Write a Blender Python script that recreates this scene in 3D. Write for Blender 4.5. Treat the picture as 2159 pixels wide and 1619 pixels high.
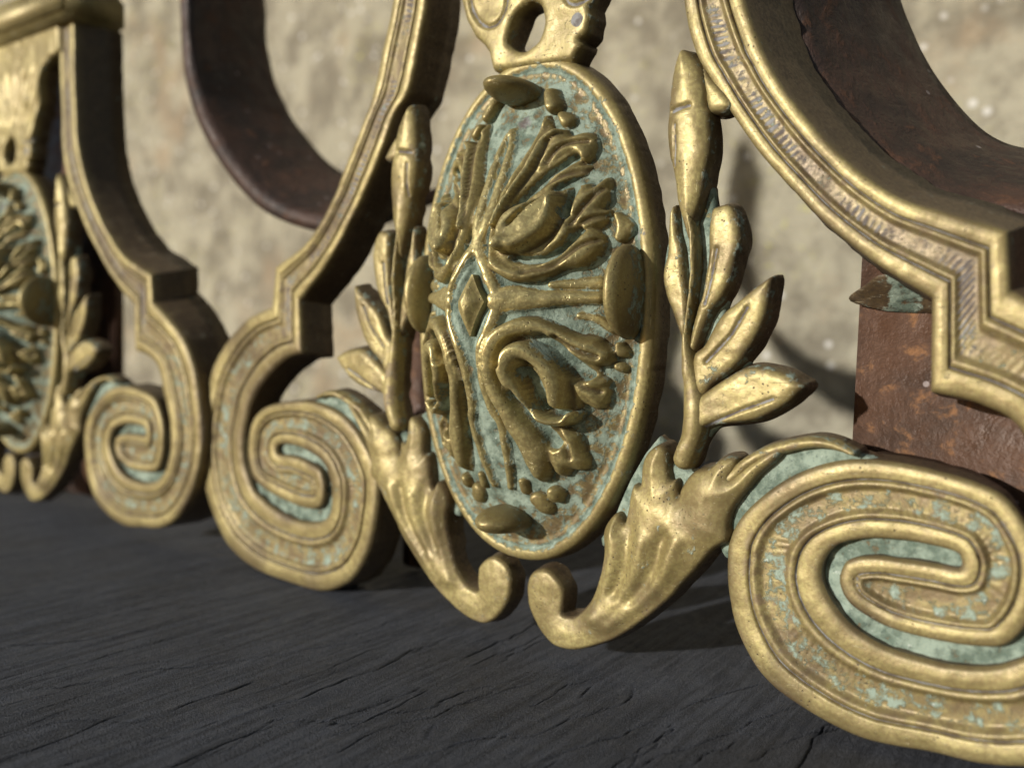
import bpy, bmesh, math, random
import numpy as np
from mathutils import Matrix, Vector
random.seed(7); np.random.seed(7)
for o in list(bpy.data.objects): bpy.data.objects.remove(o, do_unlink=True)
scene = bpy.context.scene
COL = scene.collection

# ------------------------------------------------------------------ camera, sky, sun, exposure
S = 0.15                     # one working unit = 15 cm
TILT = math.atan(0.03)       # the castings stand a touch off plumb on the board
BZ = -0.361                 # height of the board under the castings (working units)
BASE = Matrix.Translation((0, 0, -BZ * S)) @ Matrix.Rotation(TILT, 4, 'Y')
CAM = (0.74141392, -1.0, 0.13040412); YAW, PITCH, ROLL, FW = -0.65433353, -0.06311415, 0.02641464, 0.8
def camera_matrix():
    fw = Vector((math.sin(YAW) * math.cos(PITCH), math.cos(YAW) * math.cos(PITCH), math.sin(PITCH)))
    r = Vector((math.cos(YAW), -math.sin(YAW), 0)); u = r.cross(fw)
    r2 = r * math.cos(ROLL) + u * math.sin(ROLL); u2 = -r * math.sin(ROLL) + u * math.cos(ROLL)
    m = Matrix((r2, u2, -fw)).transposed().to_4x4()
    m.translation = Vector(CAM) * S
    return BASE @ m
cd = bpy.data.cameras.new('camera'); cam = bpy.data.objects.new('camera', cd); COL.objects.link(cam)
cam.matrix_world = camera_matrix(); scene.camera = cam
cd.sensor_width = 36; cd.lens = FW * 36; cd.clip_start = 0.002; cd.clip_end = 200
cd.dof.use_dof = True; cd.dof.focus_distance = 1.10 * S; cd.dof.aperture_fstop = 10.0

SUN_AZ, SUN_EL = math.radians(-19), math.radians(14)      # azimuth from the front (-Y) towards -X
sun_dir = Vector((math.sin(SUN_AZ) * math.cos(SUN_EL), -math.cos(SUN_AZ) * math.cos(SUN_EL), math.sin(SUN_EL)))
world = bpy.data.worlds.new('World'); scene.world = world; world.use_nodes = True
wn = world.node_tree.nodes; wl = world.node_tree.links
bg = wn['Background']; sky = wn.new('ShaderNodeTexSky'); sky.sky_type = 'NISHITA'; sky.sun_disc = False
sky.sun_elevation = SUN_EL; sky.sun_rotation = math.atan2(sun_dir.x, sun_dir.y)
wl.new(sky.outputs[0], bg.inputs[0]); bg.inputs[1].default_value = 0.07
sd = bpy.data.lights.new('sun', 'SUN'); sd.energy = 5.0; sd.angle = math.radians(1.4); sd.color = (1.0, 0.965, 0.90)
sun = bpy.data.objects.new('sun', sd); COL.objects.link(sun)
sun.rotation_euler = sun_dir.to_track_quat('Z', 'Y').to_euler()
scene.view_settings.view_transform = 'Standard'; scene.view_settings.look = 'None'
scene.view_settings.exposure = 0.16; scene.view_settings.gamma = 1; scene.view_settings.use_curve_mapping = False
scene.render.engine = 'CYCLES'

# ------------------------------------------------------------------ traced outlines, in working units on the casting's face
G = {
  'oval': [2.1,-0.0075,0.22,0.16,0.38,0.194,0.35,0.146,1.22],
  'Ra': [[0.225,0.86],[0.228,0.74],[0.236,0.64],[0.2382,0.569],[0.2558,0.5035],[0.2799,0.4621],[0.3067,0.4201],[0.347,0.3635],[0.3852,0.32],[0.431,0.271],[0.4802,0.2291],[0.5145,0.205],[0.5532,0.1803],[0.5577,0.0768],[0.6062,0.0667],[0.6445,0.0432],[0.668,-0.02],[0.686,-0.06],[0.694,-0.1],[0.692,-0.14],[0.682,-0.17],[0.664,-0.195],[0.64,-0.212],[0.62,-0.219],[0.6,-0.223],[0.5769,-0.2247],[0.5298,-0.2216],[0.4918,-0.2071],[0.4676,-0.1856],[0.4548,-0.1664],[0.4502,-0.1522],[0.4516,-0.1381],[0.458,-0.1232],[0.4691,-0.111],[0.4891,-0.1021],[0.5136,-0.0966],[0.5469,-0.0944],[0.5768,-0.0958],[0.5925,-0.0987],[0.5967,-0.1034],[0.5979,-0.1092],[0.5968,-0.1141],[0.5934,-0.1153],[0.5778,-0.1151],[0.5433,-0.1157],[0.5122,-0.117],[0.4901,-0.1228],[0.4766,-0.1319],[0.471,-0.1493]],
  'Rb': [[0.3,0.86],[0.302,0.74],[0.309,0.64],[0.3182,0.5665],[0.3438,0.4975],[0.357,0.4694],[0.3749,0.4381],[0.4066,0.3953],[0.4388,0.3571],[0.4749,0.3223],[0.5194,0.2904],[0.5632,0.2732],[0.6223,0.2501],[0.6283,0.1879],[0.69,0.15],[0.745,0.105],[0.785,0.04],[0.803,-0.03],[0.809,-0.09],[0.803,-0.15],[0.786,-0.2],[0.755,-0.25],[0.71,-0.293],[0.668,-0.314],[0.627,-0.325],[0.5824,-0.3292],[0.511,-0.3374],[0.4479,-0.3259],[0.3878,-0.2995],[0.35,-0.2508],[0.3341,-0.2012],[0.3305,-0.1574],[0.3336,-0.1244],[0.3573,-0.084],[0.404,-0.0404],[0.4565,-0.0138],[0.5065,-0.0061],[0.5655,-0.0105],[0.6206,-0.023],[0.648,-0.045],[0.67,-0.09],[0.668,-0.145],[0.648,-0.185],[0.6195,-0.1969],[0.5641,-0.201],[0.5236,-0.1966],[0.4933,-0.1851],[0.4786,-0.1722],[0.4714,-0.1574]],
  'La': [[-0.225,0.86],[-0.228,0.74],[-0.2246,0.6706],[-0.2371,0.6114],[-0.2603,0.5327],[-0.2954,0.4922],[-0.3324,0.421],[-0.3856,0.3447],[-0.4548,0.2588],[-0.5446,0.1807],[-0.5372,0.0792],[-0.5869,0.0675],[-0.6476,0.0307],[-0.6981,-0.0189],[-0.7206,-0.0718],[-0.7283,-0.1096],[-0.7243,-0.152],[-0.7097,-0.1808],[-0.6892,-0.2085],[-0.6446,-0.2292],[-0.6014,-0.2405],[-0.5505,-0.247],[-0.5147,-0.2454],[-0.4801,-0.2384],[-0.459,-0.2265],[-0.4476,-0.208],[-0.4451,-0.1854],[-0.4476,-0.1636],[-0.4542,-0.1479],[-0.465,-0.1312],[-0.4908,-0.1161],[-0.5347,-0.1055],[-0.5709,-0.1021],[-0.5986,-0.1027],[-0.6088,-0.1062],[-0.6135,-0.1102],[-0.6158,-0.1142],[-0.6158,-0.1186],[-0.6133,-0.1222],[-0.603,-0.1246],[-0.566,-0.1224],[-0.5255,-0.1272],[-0.4948,-0.1334],[-0.4775,-0.1411],[-0.4679,-0.158],[-0.4651,-0.1716]],
  'Lb': [[-0.3,0.86],[-0.302,0.74],[-0.3036,0.6879],[-0.323,0.6247],[-0.3495,0.541],[-0.3691,0.4989],[-0.4077,0.4372],[-0.4528,0.365],[-0.5265,0.2907],[-0.6221,0.246],[-0.6333,0.1678],[-0.7129,0.1442],[-0.7863,0.0975],[-0.8423,0.0326],[-0.8695,-0.0558],[-0.8798,-0.1251],[-0.8738,-0.1826],[-0.8536,-0.2541],[-0.8199,-0.3016],[-0.7761,-0.3414],[-0.6874,-0.3715],[-0.5806,-0.3761],[-0.4775,-0.373],[-0.4069,-0.3446],[-0.3676,-0.3094],[-0.3378,-0.2577],[-0.3221,-0.194],[-0.3197,-0.1358],[-0.3336,-0.106],[-0.3611,-0.072],[-0.4011,-0.0384],[-0.4629,-0.0162],[-0.5274,-0.0113],[-0.5951,-0.0182],[-0.6566,-0.0339],[-0.6933,-0.0608],[-0.708,-0.0954],[-0.7111,-0.1383],[-0.6945,-0.1804],[-0.6547,-0.2007],[-0.6065,-0.2117],[-0.5509,-0.2195],[-0.5152,-0.2198],[-0.4891,-0.2158],[-0.4701,-0.2017],[-0.4649,-0.1799]],
  'Rcorner': [12,13],
  'Lcorner': [9,10],
  'petalgroove': [[-0.1216,0.648],[-0.1161,0.6284],[-0.1032,0.6092],[-0.0834,0.5961],[-0.0645,0.5977],[-0.0532,0.6115],[-0.0493,0.6321]],
  'bud': [[0.2411,0.5025],[0.2325,0.4803],[0.2289,0.4533],[0.2275,0.4209],[0.2263,0.3994],[0.2312,0.366],[0.2383,0.3436],[0.2446,0.3102],[0.2509,0.2893],[0.2603,0.261],[0.2675,0.2483],[0.2716,0.2788],[0.2774,0.2968],[0.2819,0.3134],[0.2854,0.3391],[0.2905,0.3705],[0.2866,0.4128],[0.2815,0.4261],[0.2793,0.4473],[0.2723,0.4717],[0.2603,0.4906],[0.2506,0.5008]],
  'bridge': [[0.2681,0.4791],[0.2832,0.4616],[0.3133,0.4274],[0.3069,0.4165],[0.293,0.4155],[0.2783,0.4247]],
  'leafA': [[0.2396,0.3043],[0.2326,0.2923],[0.2316,0.2622],[0.2304,0.237],[0.2258,0.2143],[0.2321,0.1837],[0.2414,0.1634],[0.2522,0.1383],[0.2628,0.1159],[0.2676,0.1436],[0.2639,0.1836],[0.2594,0.2061],[0.2563,0.2286],[0.2529,0.2487],[0.247,0.2664],[0.2431,0.2916]],
  'leafB': [[0.3152,0.3],[0.3244,0.2922],[0.3313,0.2763],[0.3348,0.2547],[0.3309,0.2311],[0.3234,0.2025],[0.3129,0.1809],[0.2982,0.1613],[0.2876,0.134],[0.2792,0.1114],[0.2678,0.1135],[0.2704,0.1286],[0.2775,0.1636],[0.2841,0.1834],[0.2882,0.2105],[0.291,0.2349],[0.2904,0.2666],[0.2929,0.2932],[0.3025,0.2985]],
  'leafC': [[0.3776,0.2067],[0.3766,0.1829],[0.3717,0.1548],[0.3604,0.1285],[0.3466,0.1066],[0.3298,0.0889],[0.3075,0.0705],[0.295,0.0549],[0.2843,0.0567],[0.2769,0.0712],[0.2748,0.0887],[0.278,0.1089],[0.2908,0.1205],[0.3041,0.1454],[0.3163,0.1626],[0.3334,0.176],[0.3502,0.1902],[0.3643,0.1999]],
  'leafD': [[0.357,0.0962],[0.3789,0.0949],[0.4004,0.0901],[0.4169,0.0817],[0.4252,0.0753],[0.4144,0.063],[0.4045,0.053],[0.3862,0.0398],[0.3674,0.0299],[0.3479,0.0246],[0.3278,0.0209],[0.3099,0.0175],[0.297,0.0114],[0.2841,-0.0012],[0.2731,0.0028],[0.2707,0.0279],[0.2846,0.0504],[0.3025,0.0653],[0.3251,0.0814],[0.3398,0.0906]],
  'base': [[0.237,0.2995],[0.2305,0.2748],[0.2223,0.25],[0.2196,0.2119],[0.2316,0.1825],[0.2401,0.1622],[0.2514,0.137],[0.2608,0.1108],[0.2668,0.0732],[0.2662,0.0225],[0.2563,-0.0219],[0.2617,-0.0392],[0.275,-0.0415],[0.2855,-0.0313],[0.2913,-0.0118],[0.2987,0.0028],[0.3125,0.0158],[0.3479,0.0231],[0.3863,0.0389],[0.423,0.0747],[0.4004,0.0901],[0.3692,0.0956],[0.3546,0.0937],[0.3447,0.0945],[0.3581,0.1237],[0.3709,0.1524],[0.3747,0.1829],[0.3756,0.204],[0.362,0.1971],[0.331,0.1741],[0.3115,0.1541],[0.3154,0.1833],[0.3245,0.2061],[0.3336,0.2548],[0.3301,0.2764],[0.3218,0.2924],[0.3102,0.298],[0.2924,0.2932],[0.2905,0.3055],[0.2829,0.3303],[0.2479,0.3335],[0.2449,0.3089]],
  'horn': [[0.023,-0.2354],[0.0154,-0.2561],[0.018,-0.283],[0.0287,-0.3025],[0.0459,-0.3229],[0.069,-0.3361],[0.1005,-0.3346],[0.1306,-0.3228],[0.1737,-0.2988],[0.2143,-0.2636],[0.253,-0.2251],[0.2702,-0.2021],[0.2895,-0.179],[0.3127,-0.1463],[0.3324,-0.1288],[0.3328,-0.1104],[0.3367,-0.0915],[0.3475,-0.0717],[0.3583,-0.0566],[0.3701,-0.0394],[0.384,-0.0255],[0.3965,-0.0098],[0.3918,-0.0037],[0.3767,-0.012],[0.3677,-0.0185],[0.3548,-0.029],[0.3415,-0.0419],[0.3335,-0.0486],[0.3388,-0.0354],[0.3394,-0.0229],[0.3288,-0.0223],[0.3171,-0.0267],[0.3055,-0.0372],[0.2934,-0.041],[0.2836,-0.0457],[0.274,-0.0552],[0.2646,-0.0718],[0.2608,-0.0854],[0.2579,-0.0608],[0.2487,-0.0632],[0.2441,-0.0459],[0.2419,-0.0246],[0.2323,-0.0156],[0.2167,-0.025],[0.2067,-0.0431],[0.2039,-0.0753],[0.1943,-0.0754],[0.1887,-0.0947],[0.1862,-0.1149],[0.1813,-0.1326],[0.1723,-0.1196],[0.1625,-0.1236],[0.1507,-0.1407],[0.1478,-0.1564],[0.1501,-0.1764],[0.1467,-0.2026],[0.1416,-0.2216],[0.1336,-0.2466],[0.1223,-0.2647],[0.1047,-0.2819],[0.0925,-0.2861],[0.0814,-0.2847],[0.0824,-0.2685],[0.0816,-0.2474],[0.0684,-0.2315],[0.0521,-0.2241],[0.0392,-0.2261]],
  'hornweb': [[0.1334,-0.1641],[0.1501,-0.1408],[0.1788,-0.0712],[0.22,-0.0077],[0.2423,-0.0342],[0.2583,-0.0465],[0.2837,-0.0481],[0.3361,-0.0278],[0.3441,-0.0495],[0.2602,-0.0891],[0.1544,-0.1756]],
  'volweb': [[0.3094,-0.1285],[0.308,-0.0973],[0.3292,-0.0631],[0.3518,-0.0326],[0.3737,-0.015],[0.3966,-0.0053],[0.4318,0.0049],[0.4589,0.006],[0.4813,0.0],[0.5126,-0.013],[0.4823,-0.0307],[0.4228,-0.056],[0.3831,-0.0856],[0.354,-0.1207],[0.3429,-0.1535],[0.3237,-0.1572]],
  'hole': [[-0.0013,0.6181],[-0.0191,0.6167],[-0.0323,0.6072],[-0.041,0.5912],[-0.0484,0.5712],[-0.0446,0.5615],[-0.0305,0.5518],[-0.01,0.549],[0.0096,0.5584],[0.0198,0.5773],[0.0193,0.5912],[0.0133,0.608]],
  'stem': [[0.2669,0.1336],[0.2711,0.0986],[0.2769,0.0712],[0.2808,0.0439],[0.282,0.0163],[0.2758,-0.0096],[0.2685,-0.0308]],
  'stemr': [0.005,0.01,0.013,0.016,0.0165,0.015,0.015],
  'stem2': [[0.2625,0.2977],[0.2698,0.2652],[0.2738,0.2231],[0.272,0.1835],[0.2676,0.1436],[0.2673,0.1235]],
  'rib': [[0.3165,-0.0679],[0.3348,-0.0451],[0.3516,-0.0284],[0.3736,-0.0126],[0.3965,-0.003],[0.4317,0.0072],[0.4589,0.0066],[0.4807,-0.0001]],
  'flutes': [[[0.1659,-0.1382],[0.1673,-0.1732],[0.1591,-0.2205],[0.1287,-0.2737]],[[0.2178,-0.1491],[0.2111,-0.1849],[0.1933,-0.2234],[0.1437,-0.2779]],[[0.2675,-0.1403],[0.2488,-0.1896],[0.2131,-0.234],[0.1644,-0.2832]]],
  'troughs': [[[0.1925,-0.1337],[0.1903,-0.1839],[0.171,-0.2307]],[[0.2467,-0.1392],[0.233,-0.1904],[0.1967,-0.2377]]],
  'leaf_up_poly': [[[0.0262,0.22],[0.0183,0.2556],[0.0154,0.2816],[0.0173,0.3179],[0.0254,0.3477],[0.0344,0.3727],[0.0412,0.3945],[0.0456,0.4151],[0.0463,0.4344],[0.0502,0.4403],[0.0602,0.4247],[0.0626,0.4063],[0.0716,0.414],[0.0843,0.4158],[0.0895,0.4071],[0.1062,0.4121],[0.1188,0.4069],[0.1243,0.3877],[0.1208,0.3719],[0.1127,0.3652],[0.123,0.3629],[0.1189,0.3522],[0.112,0.3464],[0.1241,0.3394],[0.129,0.333],[0.1349,0.3389],[0.1446,0.3456],[0.1475,0.3152],[0.1444,0.3023],[0.1513,0.3002],[0.1475,0.2835],[0.1373,0.2721],[0.1467,0.2685],[0.152,0.257],[0.1506,0.2549],[0.1467,0.24],[0.132,0.2223],[0.1107,0.2184],[0.0992,0.2102],[0.0817,0.2004],[0.0567,0.1988],[0.0402,0.207],0.0158],[[0.0955,0.3284],[0.1028,0.3124],[0.1067,0.295],[0.1032,0.276],[0.0917,0.257],[0.0762,0.2412],[0.0628,0.2358],[0.048,0.2375],[0.0389,0.2508],[0.0356,0.2735],[0.0416,0.2927],[0.0559,0.3056],[0.0736,0.3137],[0.087,0.3218],0.0435],[[0.029,0.2198],[0.0199,0.2553],[0.017,0.2813],[0.0189,0.3175],[0.027,0.3472],[0.036,0.3721],[0.0427,0.394],[0.0471,0.4145],[0.0478,0.4337],[0.0516,0.4404],[0.0626,0.4239],[0.0651,0.4031],[0.0619,0.3777],[0.0533,0.3494],[0.044,0.3264],[0.0364,0.302],[0.0332,0.2777],[0.0345,0.2515],0.0225],[[0.0592,0.3493],[0.0629,0.376],[0.065,0.398],[0.0727,0.414],[0.0854,0.4157],[0.0912,0.4064],[0.1073,0.412],[0.1205,0.4069],[0.1258,0.3873],[0.1226,0.3707],[0.1138,0.3659],[0.1009,0.3771],[0.0878,0.3672],[0.0754,0.354],0.0225],[[0.0395,0.2973],[0.0447,0.3201],[0.06,0.3363],[0.0766,0.351],[0.0949,0.3625],[0.1106,0.3643],[0.1239,0.3628],[0.1207,0.3521],[0.1126,0.3462],[0.0965,0.3403],[0.081,0.3296],[0.0672,0.3166],[0.0519,0.302],0.018],[[0.0956,0.2609],[0.1039,0.2832],[0.1083,0.3056],[0.114,0.3265],[0.1248,0.3397],[0.1304,0.3318],[0.1363,0.3384],[0.147,0.3467],[0.15,0.3148],[0.146,0.302],[0.1535,0.3007],[0.1501,0.2832],[0.1386,0.2718],[0.1262,0.2619],[0.1144,0.2476],[0.0979,0.2417],[0.0849,0.2351],0.024],[[0.0281,0.2198],[0.0238,0.2482],[0.0294,0.2578],[0.0395,0.2356],[0.0518,0.2249],[0.0664,0.2206],[0.0836,0.2242],[0.1034,0.2372],[0.1185,0.2564],[0.128,0.2693],[0.1372,0.2759],[0.1486,0.2685],[0.1534,0.2546],[0.149,0.2389],[0.1337,0.2213],[0.1125,0.2174],[0.101,0.2093],[0.0833,0.1994],[0.0586,0.1979],[0.0425,0.206],0.0255]],
  'leaf_low_poly': [[[0.0224,0.0925],[0.027,0.1161],[0.0404,0.1366],[0.0584,0.1495],[0.0833,0.1534],[0.1015,0.1433],[0.1195,0.1315],[0.1504,0.1279],[0.1612,0.1112],[0.1616,0.0972],[0.1537,0.086],[0.1545,0.075],[0.1613,0.0642],[0.155,0.0529],[0.1564,0.0322],[0.145,0.0254],[0.1306,0.0332],[0.1256,0.017],[0.1156,0.0052],[0.1057,-0.0009],[0.1168,-0.0062],[0.1251,-0.0157],[0.1296,-0.0521],[0.1071,-0.0634],[0.0971,-0.0726],[0.0883,-0.0662],[0.0784,-0.0652],[0.0654,-0.0853],[0.0552,-0.0739],[0.0463,-0.0418],[0.0461,-0.0131],[0.0385,0.0114],[0.029,0.027],[0.0222,0.0558],0.0128],[[0.1033,0.1371],[0.1153,0.1313],[0.1332,0.1273],[0.1521,0.1264],[0.1614,0.1128],[0.1631,0.0988],[0.154,0.0876],[0.1386,0.0887],[0.1244,0.1022],[0.1092,0.1172],0.024],[[0.1233,0.0741],[0.134,0.0713],[0.1512,0.075],[0.1545,0.0688],[0.1614,0.0643],[0.1552,0.0546],[0.1564,0.0324],[0.1489,0.0289],[0.135,0.0413],[0.1256,0.0505],0.0225],[[0.0912,0.0062],[0.1049,-0.0014],[0.1187,-0.0058],[0.1258,-0.012],[0.1266,-0.0285],[0.1314,-0.0516],[0.1178,-0.0589],[0.1079,-0.0612],[0.1006,-0.0719],[0.0916,-0.0672],[0.0852,-0.054],[0.0866,-0.037],[0.0967,-0.0248],[0.1047,-0.0145],0.024],[[0.0429,0.0201],[0.0578,0.0128],[0.0715,-0.0079],[0.0823,-0.0305],[0.0846,-0.0506],[0.0775,-0.0733],[0.068,-0.0845],[0.0583,-0.0713],[0.051,-0.0461],[0.0513,-0.0157],[0.0459,0.0039],0.0255]],
  'leaf_up_val': [[[0.1149,0.3958],[0.0977,0.3942],[0.083,0.3844],[0.0719,0.3646],-0.006,0.004],[[0.1194,0.3564],[0.0974,0.348],[0.0795,0.3365],[0.0619,0.3203],-0.004,0.004],[[0.1426,0.3281],[0.1295,0.3054],[0.1171,0.2782],-0.006,0.004],[[0.1483,0.2919],[0.1325,0.2834],[0.1191,0.2705],-0.005,0.004],[[0.1459,0.2569],[0.1301,0.2485],[0.1136,0.2309],[0.0964,0.218],[0.0725,0.2111],-0.005,0.004],[[0.0573,0.4193],[0.054,0.3887],[0.0434,0.3537],[0.0341,0.3192],-0.004,0.004],[[0.085,0.3139],[0.074,0.3018],[0.0647,0.2865],[0.0571,0.2753],-0.016,0.0028],[[0.1045,0.3735],[0.0909,0.3603],[0.0751,0.3447],[0.0587,0.322],[0.0472,0.3026],-0.01,0.0055],[[0.1207,0.3418],[0.1046,0.3375],[0.0919,0.3284],-0.01,0.006],[[0.1112,0.3288],[0.1091,0.3095],[0.1091,0.2921],-0.012,0.006],[[0.1252,0.2702],[0.1109,0.2463],[0.0941,0.2318],[0.0757,0.2282],[0.0576,0.23],-0.01,0.0055]],
  'leaf_low_val': [[[0.1534,0.1001],[0.1381,0.1058],[0.1227,0.1145],[0.1107,0.1249],-0.006,0.004],[[0.1022,-0.0045],[0.1107,-0.0222],[0.1134,-0.0436],-0.005,0.004],[[0.1518,0.0515],[0.1389,0.0574],[0.1308,0.065],-0.005,0.004],[[0.0729,0.0772],[0.0798,0.0664],[0.0834,0.0492],[0.0878,0.0302],-0.016,0.0065],[[0.0938,0.1205],[0.1082,0.1063],[0.122,0.0897],[0.1373,0.0746],-0.012,0.0095],[[0.0573,0.0452],[0.0698,0.0249],[0.084,-0.0004],[0.096,-0.0228],-0.012,0.0095],[[0.0892,0.0449],[0.0994,0.0277],[0.1126,0.0186],-0.012,0.0075],[[0.0514,0.0858],[0.0534,0.1092],[0.0668,0.1219],[0.0842,0.1225],-0.006,0.004]],
  'leaf_up': [[[0.0283,0.276,0.0045],[0.0353,0.31,0.0048],[0.0523,0.3509,0.0056],[0.0608,0.3791,0.0063],[0.065,0.3977,0.0056],[0.0774,0.4105,0.0052],0.0312],[[0.0975,0.3141,0.0056],[0.0997,0.2966,0.0082],[0.0929,0.2743,0.0108],[0.0773,0.2577,0.0123],[0.0628,0.2512,0.013],0.0476],[[0.0511,0.2524,0.0137],[0.0492,0.2477,0.0119],0.0508],[[0.0479,0.4731,0.0093],[0.0575,0.4525,0.0115],0.0246],[[0.0728,0.438,0.0067],[0.081,0.4289,0.0108],0.018],[[0.1612,0.2952,0.0037],[0.1711,0.2783,0.0111],[0.1678,0.264,0.0082],0.0156]],
  'leaf_low': [[[0.1554,0.1017,0.0149],[0.1426,0.1075,0.0186],[0.127,0.1178,0.013],[0.1093,0.1296,0.0108],[0.0913,0.1382,0.0121],[0.0705,0.1375,0.0139],[0.0497,0.1245,0.0139],[0.0364,0.1039,0.0121],[0.0314,0.0771,0.0121],[0.0329,0.0501,0.0121],[0.0431,0.0231,0.013],[0.0532,-0.0024,0.0167],[0.0655,-0.0249,0.0204],[0.0702,-0.0482,0.0186],[0.0703,-0.0705,0.0097],0.0276],[[0.1109,0.0327,0.0108],[0.1111,0.0597,0.0134],[0.1038,0.0845,0.0145],[0.0898,0.1011,0.0145],[0.0739,0.1052,0.0158],[0.0617,0.0939,0.0145],[0.0584,0.0719,0.0126],[0.0666,0.0501,0.0102],[0.0773,0.0282,0.0084],[0.085,0.0159,0.0078],[0.1027,0.0086,0.0071],[0.1186,0.0124,0.0082],[0.1274,0.02,0.0052],0.042],[[0.1217,0.0676,0.0056],[0.1322,0.0569,0.0149],[0.1442,0.0541,0.0176],[0.1499,0.0416,0.0102],0.0171],[[0.1443,0.0573,0.0074],[0.1556,0.0656,0.0067],0.0157],[[0.095,0.0029,0.0065],[0.1087,-0.0162,0.0145],[0.1047,-0.0363,0.0232],[0.1178,-0.0491,0.0145],0.0197],[[0.1002,-0.0467,0.013],[0.0965,-0.0622,0.0111],0.0171],[[0.0816,-0.0996,0.0115],[0.0805,-0.105,0.0108],0.0197],[[0.056,-0.1145,0.0145],[0.0613,-0.1231,0.0134],0.0171],[[0.0379,-0.0862,0.0071],[0.0384,-0.1004,0.0074],0.0131],[[0.1728,0.1163,0.0056],[0.1757,0.107,0.0084],0.0144],[[0.1725,0.0865,0.0078],[0.1748,0.085,0.0067],0.0131]],
  'ridges': [[[0.0005,0.4219,0.0037],[0.0086,0.3926,0.0056],[0.01,0.3406,0.0078],[0.0083,0.2855,0.0093],[0.0021,0.2525,0.0089],[0.0202,0.2202,0.0082],[0.0357,0.1906,0.0082],[0.0423,0.1722,0.0085],[0.0347,0.1396,0.0078],[0.019,0.1033,0.0085],[0.0139,0.0634,0.0078],[0.0174,0.0196,0.0071],[0.0254,-0.0012,0.0067],[0.0225,-0.0527,0.0063],[0.015,-0.0979,0.0052],0.011],[[0.0438,0.1722,0.0176],[0.0577,0.1765,0.0195],[0.0825,0.1765,0.0149],[0.1186,0.1793,0.0102],[0.1494,0.1805,0.0093],0.014],[[0.0989,0.1957,0.0056],[0.1231,0.1981,0.0084],[0.1501,0.2007,0.0111],0.009],[[0.1304,0.1551,0.0056],[0.1496,0.1512,0.0074],[0.1651,0.1378,0.0067],0.009]],
  'lozenge': [[0.0034,0.21],[0.024,0.1708],[0.0048,0.1218],[-0.0106,0.1702]],
  'lozgap': [[-0.0014,0.2311],[0.0321,0.171],[0.0039,0.1044],[-0.0255,0.1705]]
}

# ------------------------------------------------------------------ materials
class Nt:
    def __init__(s, name):
        s.m = bpy.data.materials.new(name); s.m.use_nodes = True
        s.n = s.m.node_tree.nodes; s.l = s.m.node_tree.links; s.n.clear()
        s.out = s.n.new('ShaderNodeOutputMaterial'); s.b = s.n.new('ShaderNodeBsdfPrincipled')
        s.l.new(s.b.outputs[0], s.out.inputs[0]); s.tc = s.n.new('ShaderNodeTexCoord')
    def link(s, a, b): s.l.new(a, b)
    def sock(s, v, inp):
        if isinstance(v, bpy.types.NodeSocket): s.l.new(v, inp)
        else: inp.default_value = v
    def noise(s, scale, detail=4, rough=.55, coord=None, dist=0, kind='FBM'):
        t = s.n.new('ShaderNodeTexNoise'); t.inputs['Scale'].default_value = scale; t.inputs['Detail'].default_value = detail
        t.inputs['Roughness'].default_value = rough; t.inputs['Distortion'].default_value = dist
        s.l.new(coord or s.tc.outputs['Object'], t.inputs['Vector']); return t.outputs['Fac']
    def voro(s, scale, coord=None, feature='F1'):
        t = s.n.new('ShaderNodeTexVoronoi'); t.feature = feature; t.inputs['Scale'].default_value = scale
        s.l.new(coord or s.tc.outputs['Object'], t.inputs['Vector']); return t.outputs['Distance']
    def mapping(s, scale, rot=(0, 0, 0)):
        t = s.n.new('ShaderNodeMapping'); t.inputs['Scale'].default_value = scale; t.inputs['Rotation'].default_value = rot
        s.l.new(s.tc.outputs['Object'], t.inputs['Vector']); return t.outputs[0]
    def ramp(s, f, lo, hi, a=0., b=1.):
        t = s.n.new('ShaderNodeMapRange'); t.interpolation_type = 'SMOOTHSTEP'
        s.sock(f, t.inputs[0]); t.inputs[1].default_value = lo; t.inputs[2].default_value = hi
        t.inputs[3].default_value = a; t.inputs[4].default_value = b; return t.outputs[0]
    def math(s, op, a, b=0., clamp=False):
        t = s.n.new('ShaderNodeMath'); t.operation = op; t.use_clamp = clamp; s.sock(a, t.inputs[0]); s.sock(b, t.inputs[1]); return t.outputs[0]
    def mix(s, f, a, b):
        t = s.n.new('ShaderNodeMix'); t.data_type = 'RGBA'; s.sock(f, t.inputs[0])
        for v, i in ((a, 6), (b, 7)):
            if isinstance(v, tuple) and len(v) == 3: v = v + (1,)
            s.sock(v, t.inputs[i])
        return t.outputs[2]
    def attr(s, name):
        t = s.n.new('ShaderNodeAttribute'); t.attribute_name = name; return t.outputs['Fac']
    def bump(s, h, dist, strength=1., normal=None):
        t = s.n.new('ShaderNodeBump'); t.inputs['Distance'].default_value = dist; t.inputs['Strength'].default_value = strength
        s.l.new(h, t.inputs['Height'])
        if normal is not None: s.l.new(normal, t.inputs['Normal'])
        return t.outputs[0]

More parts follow.
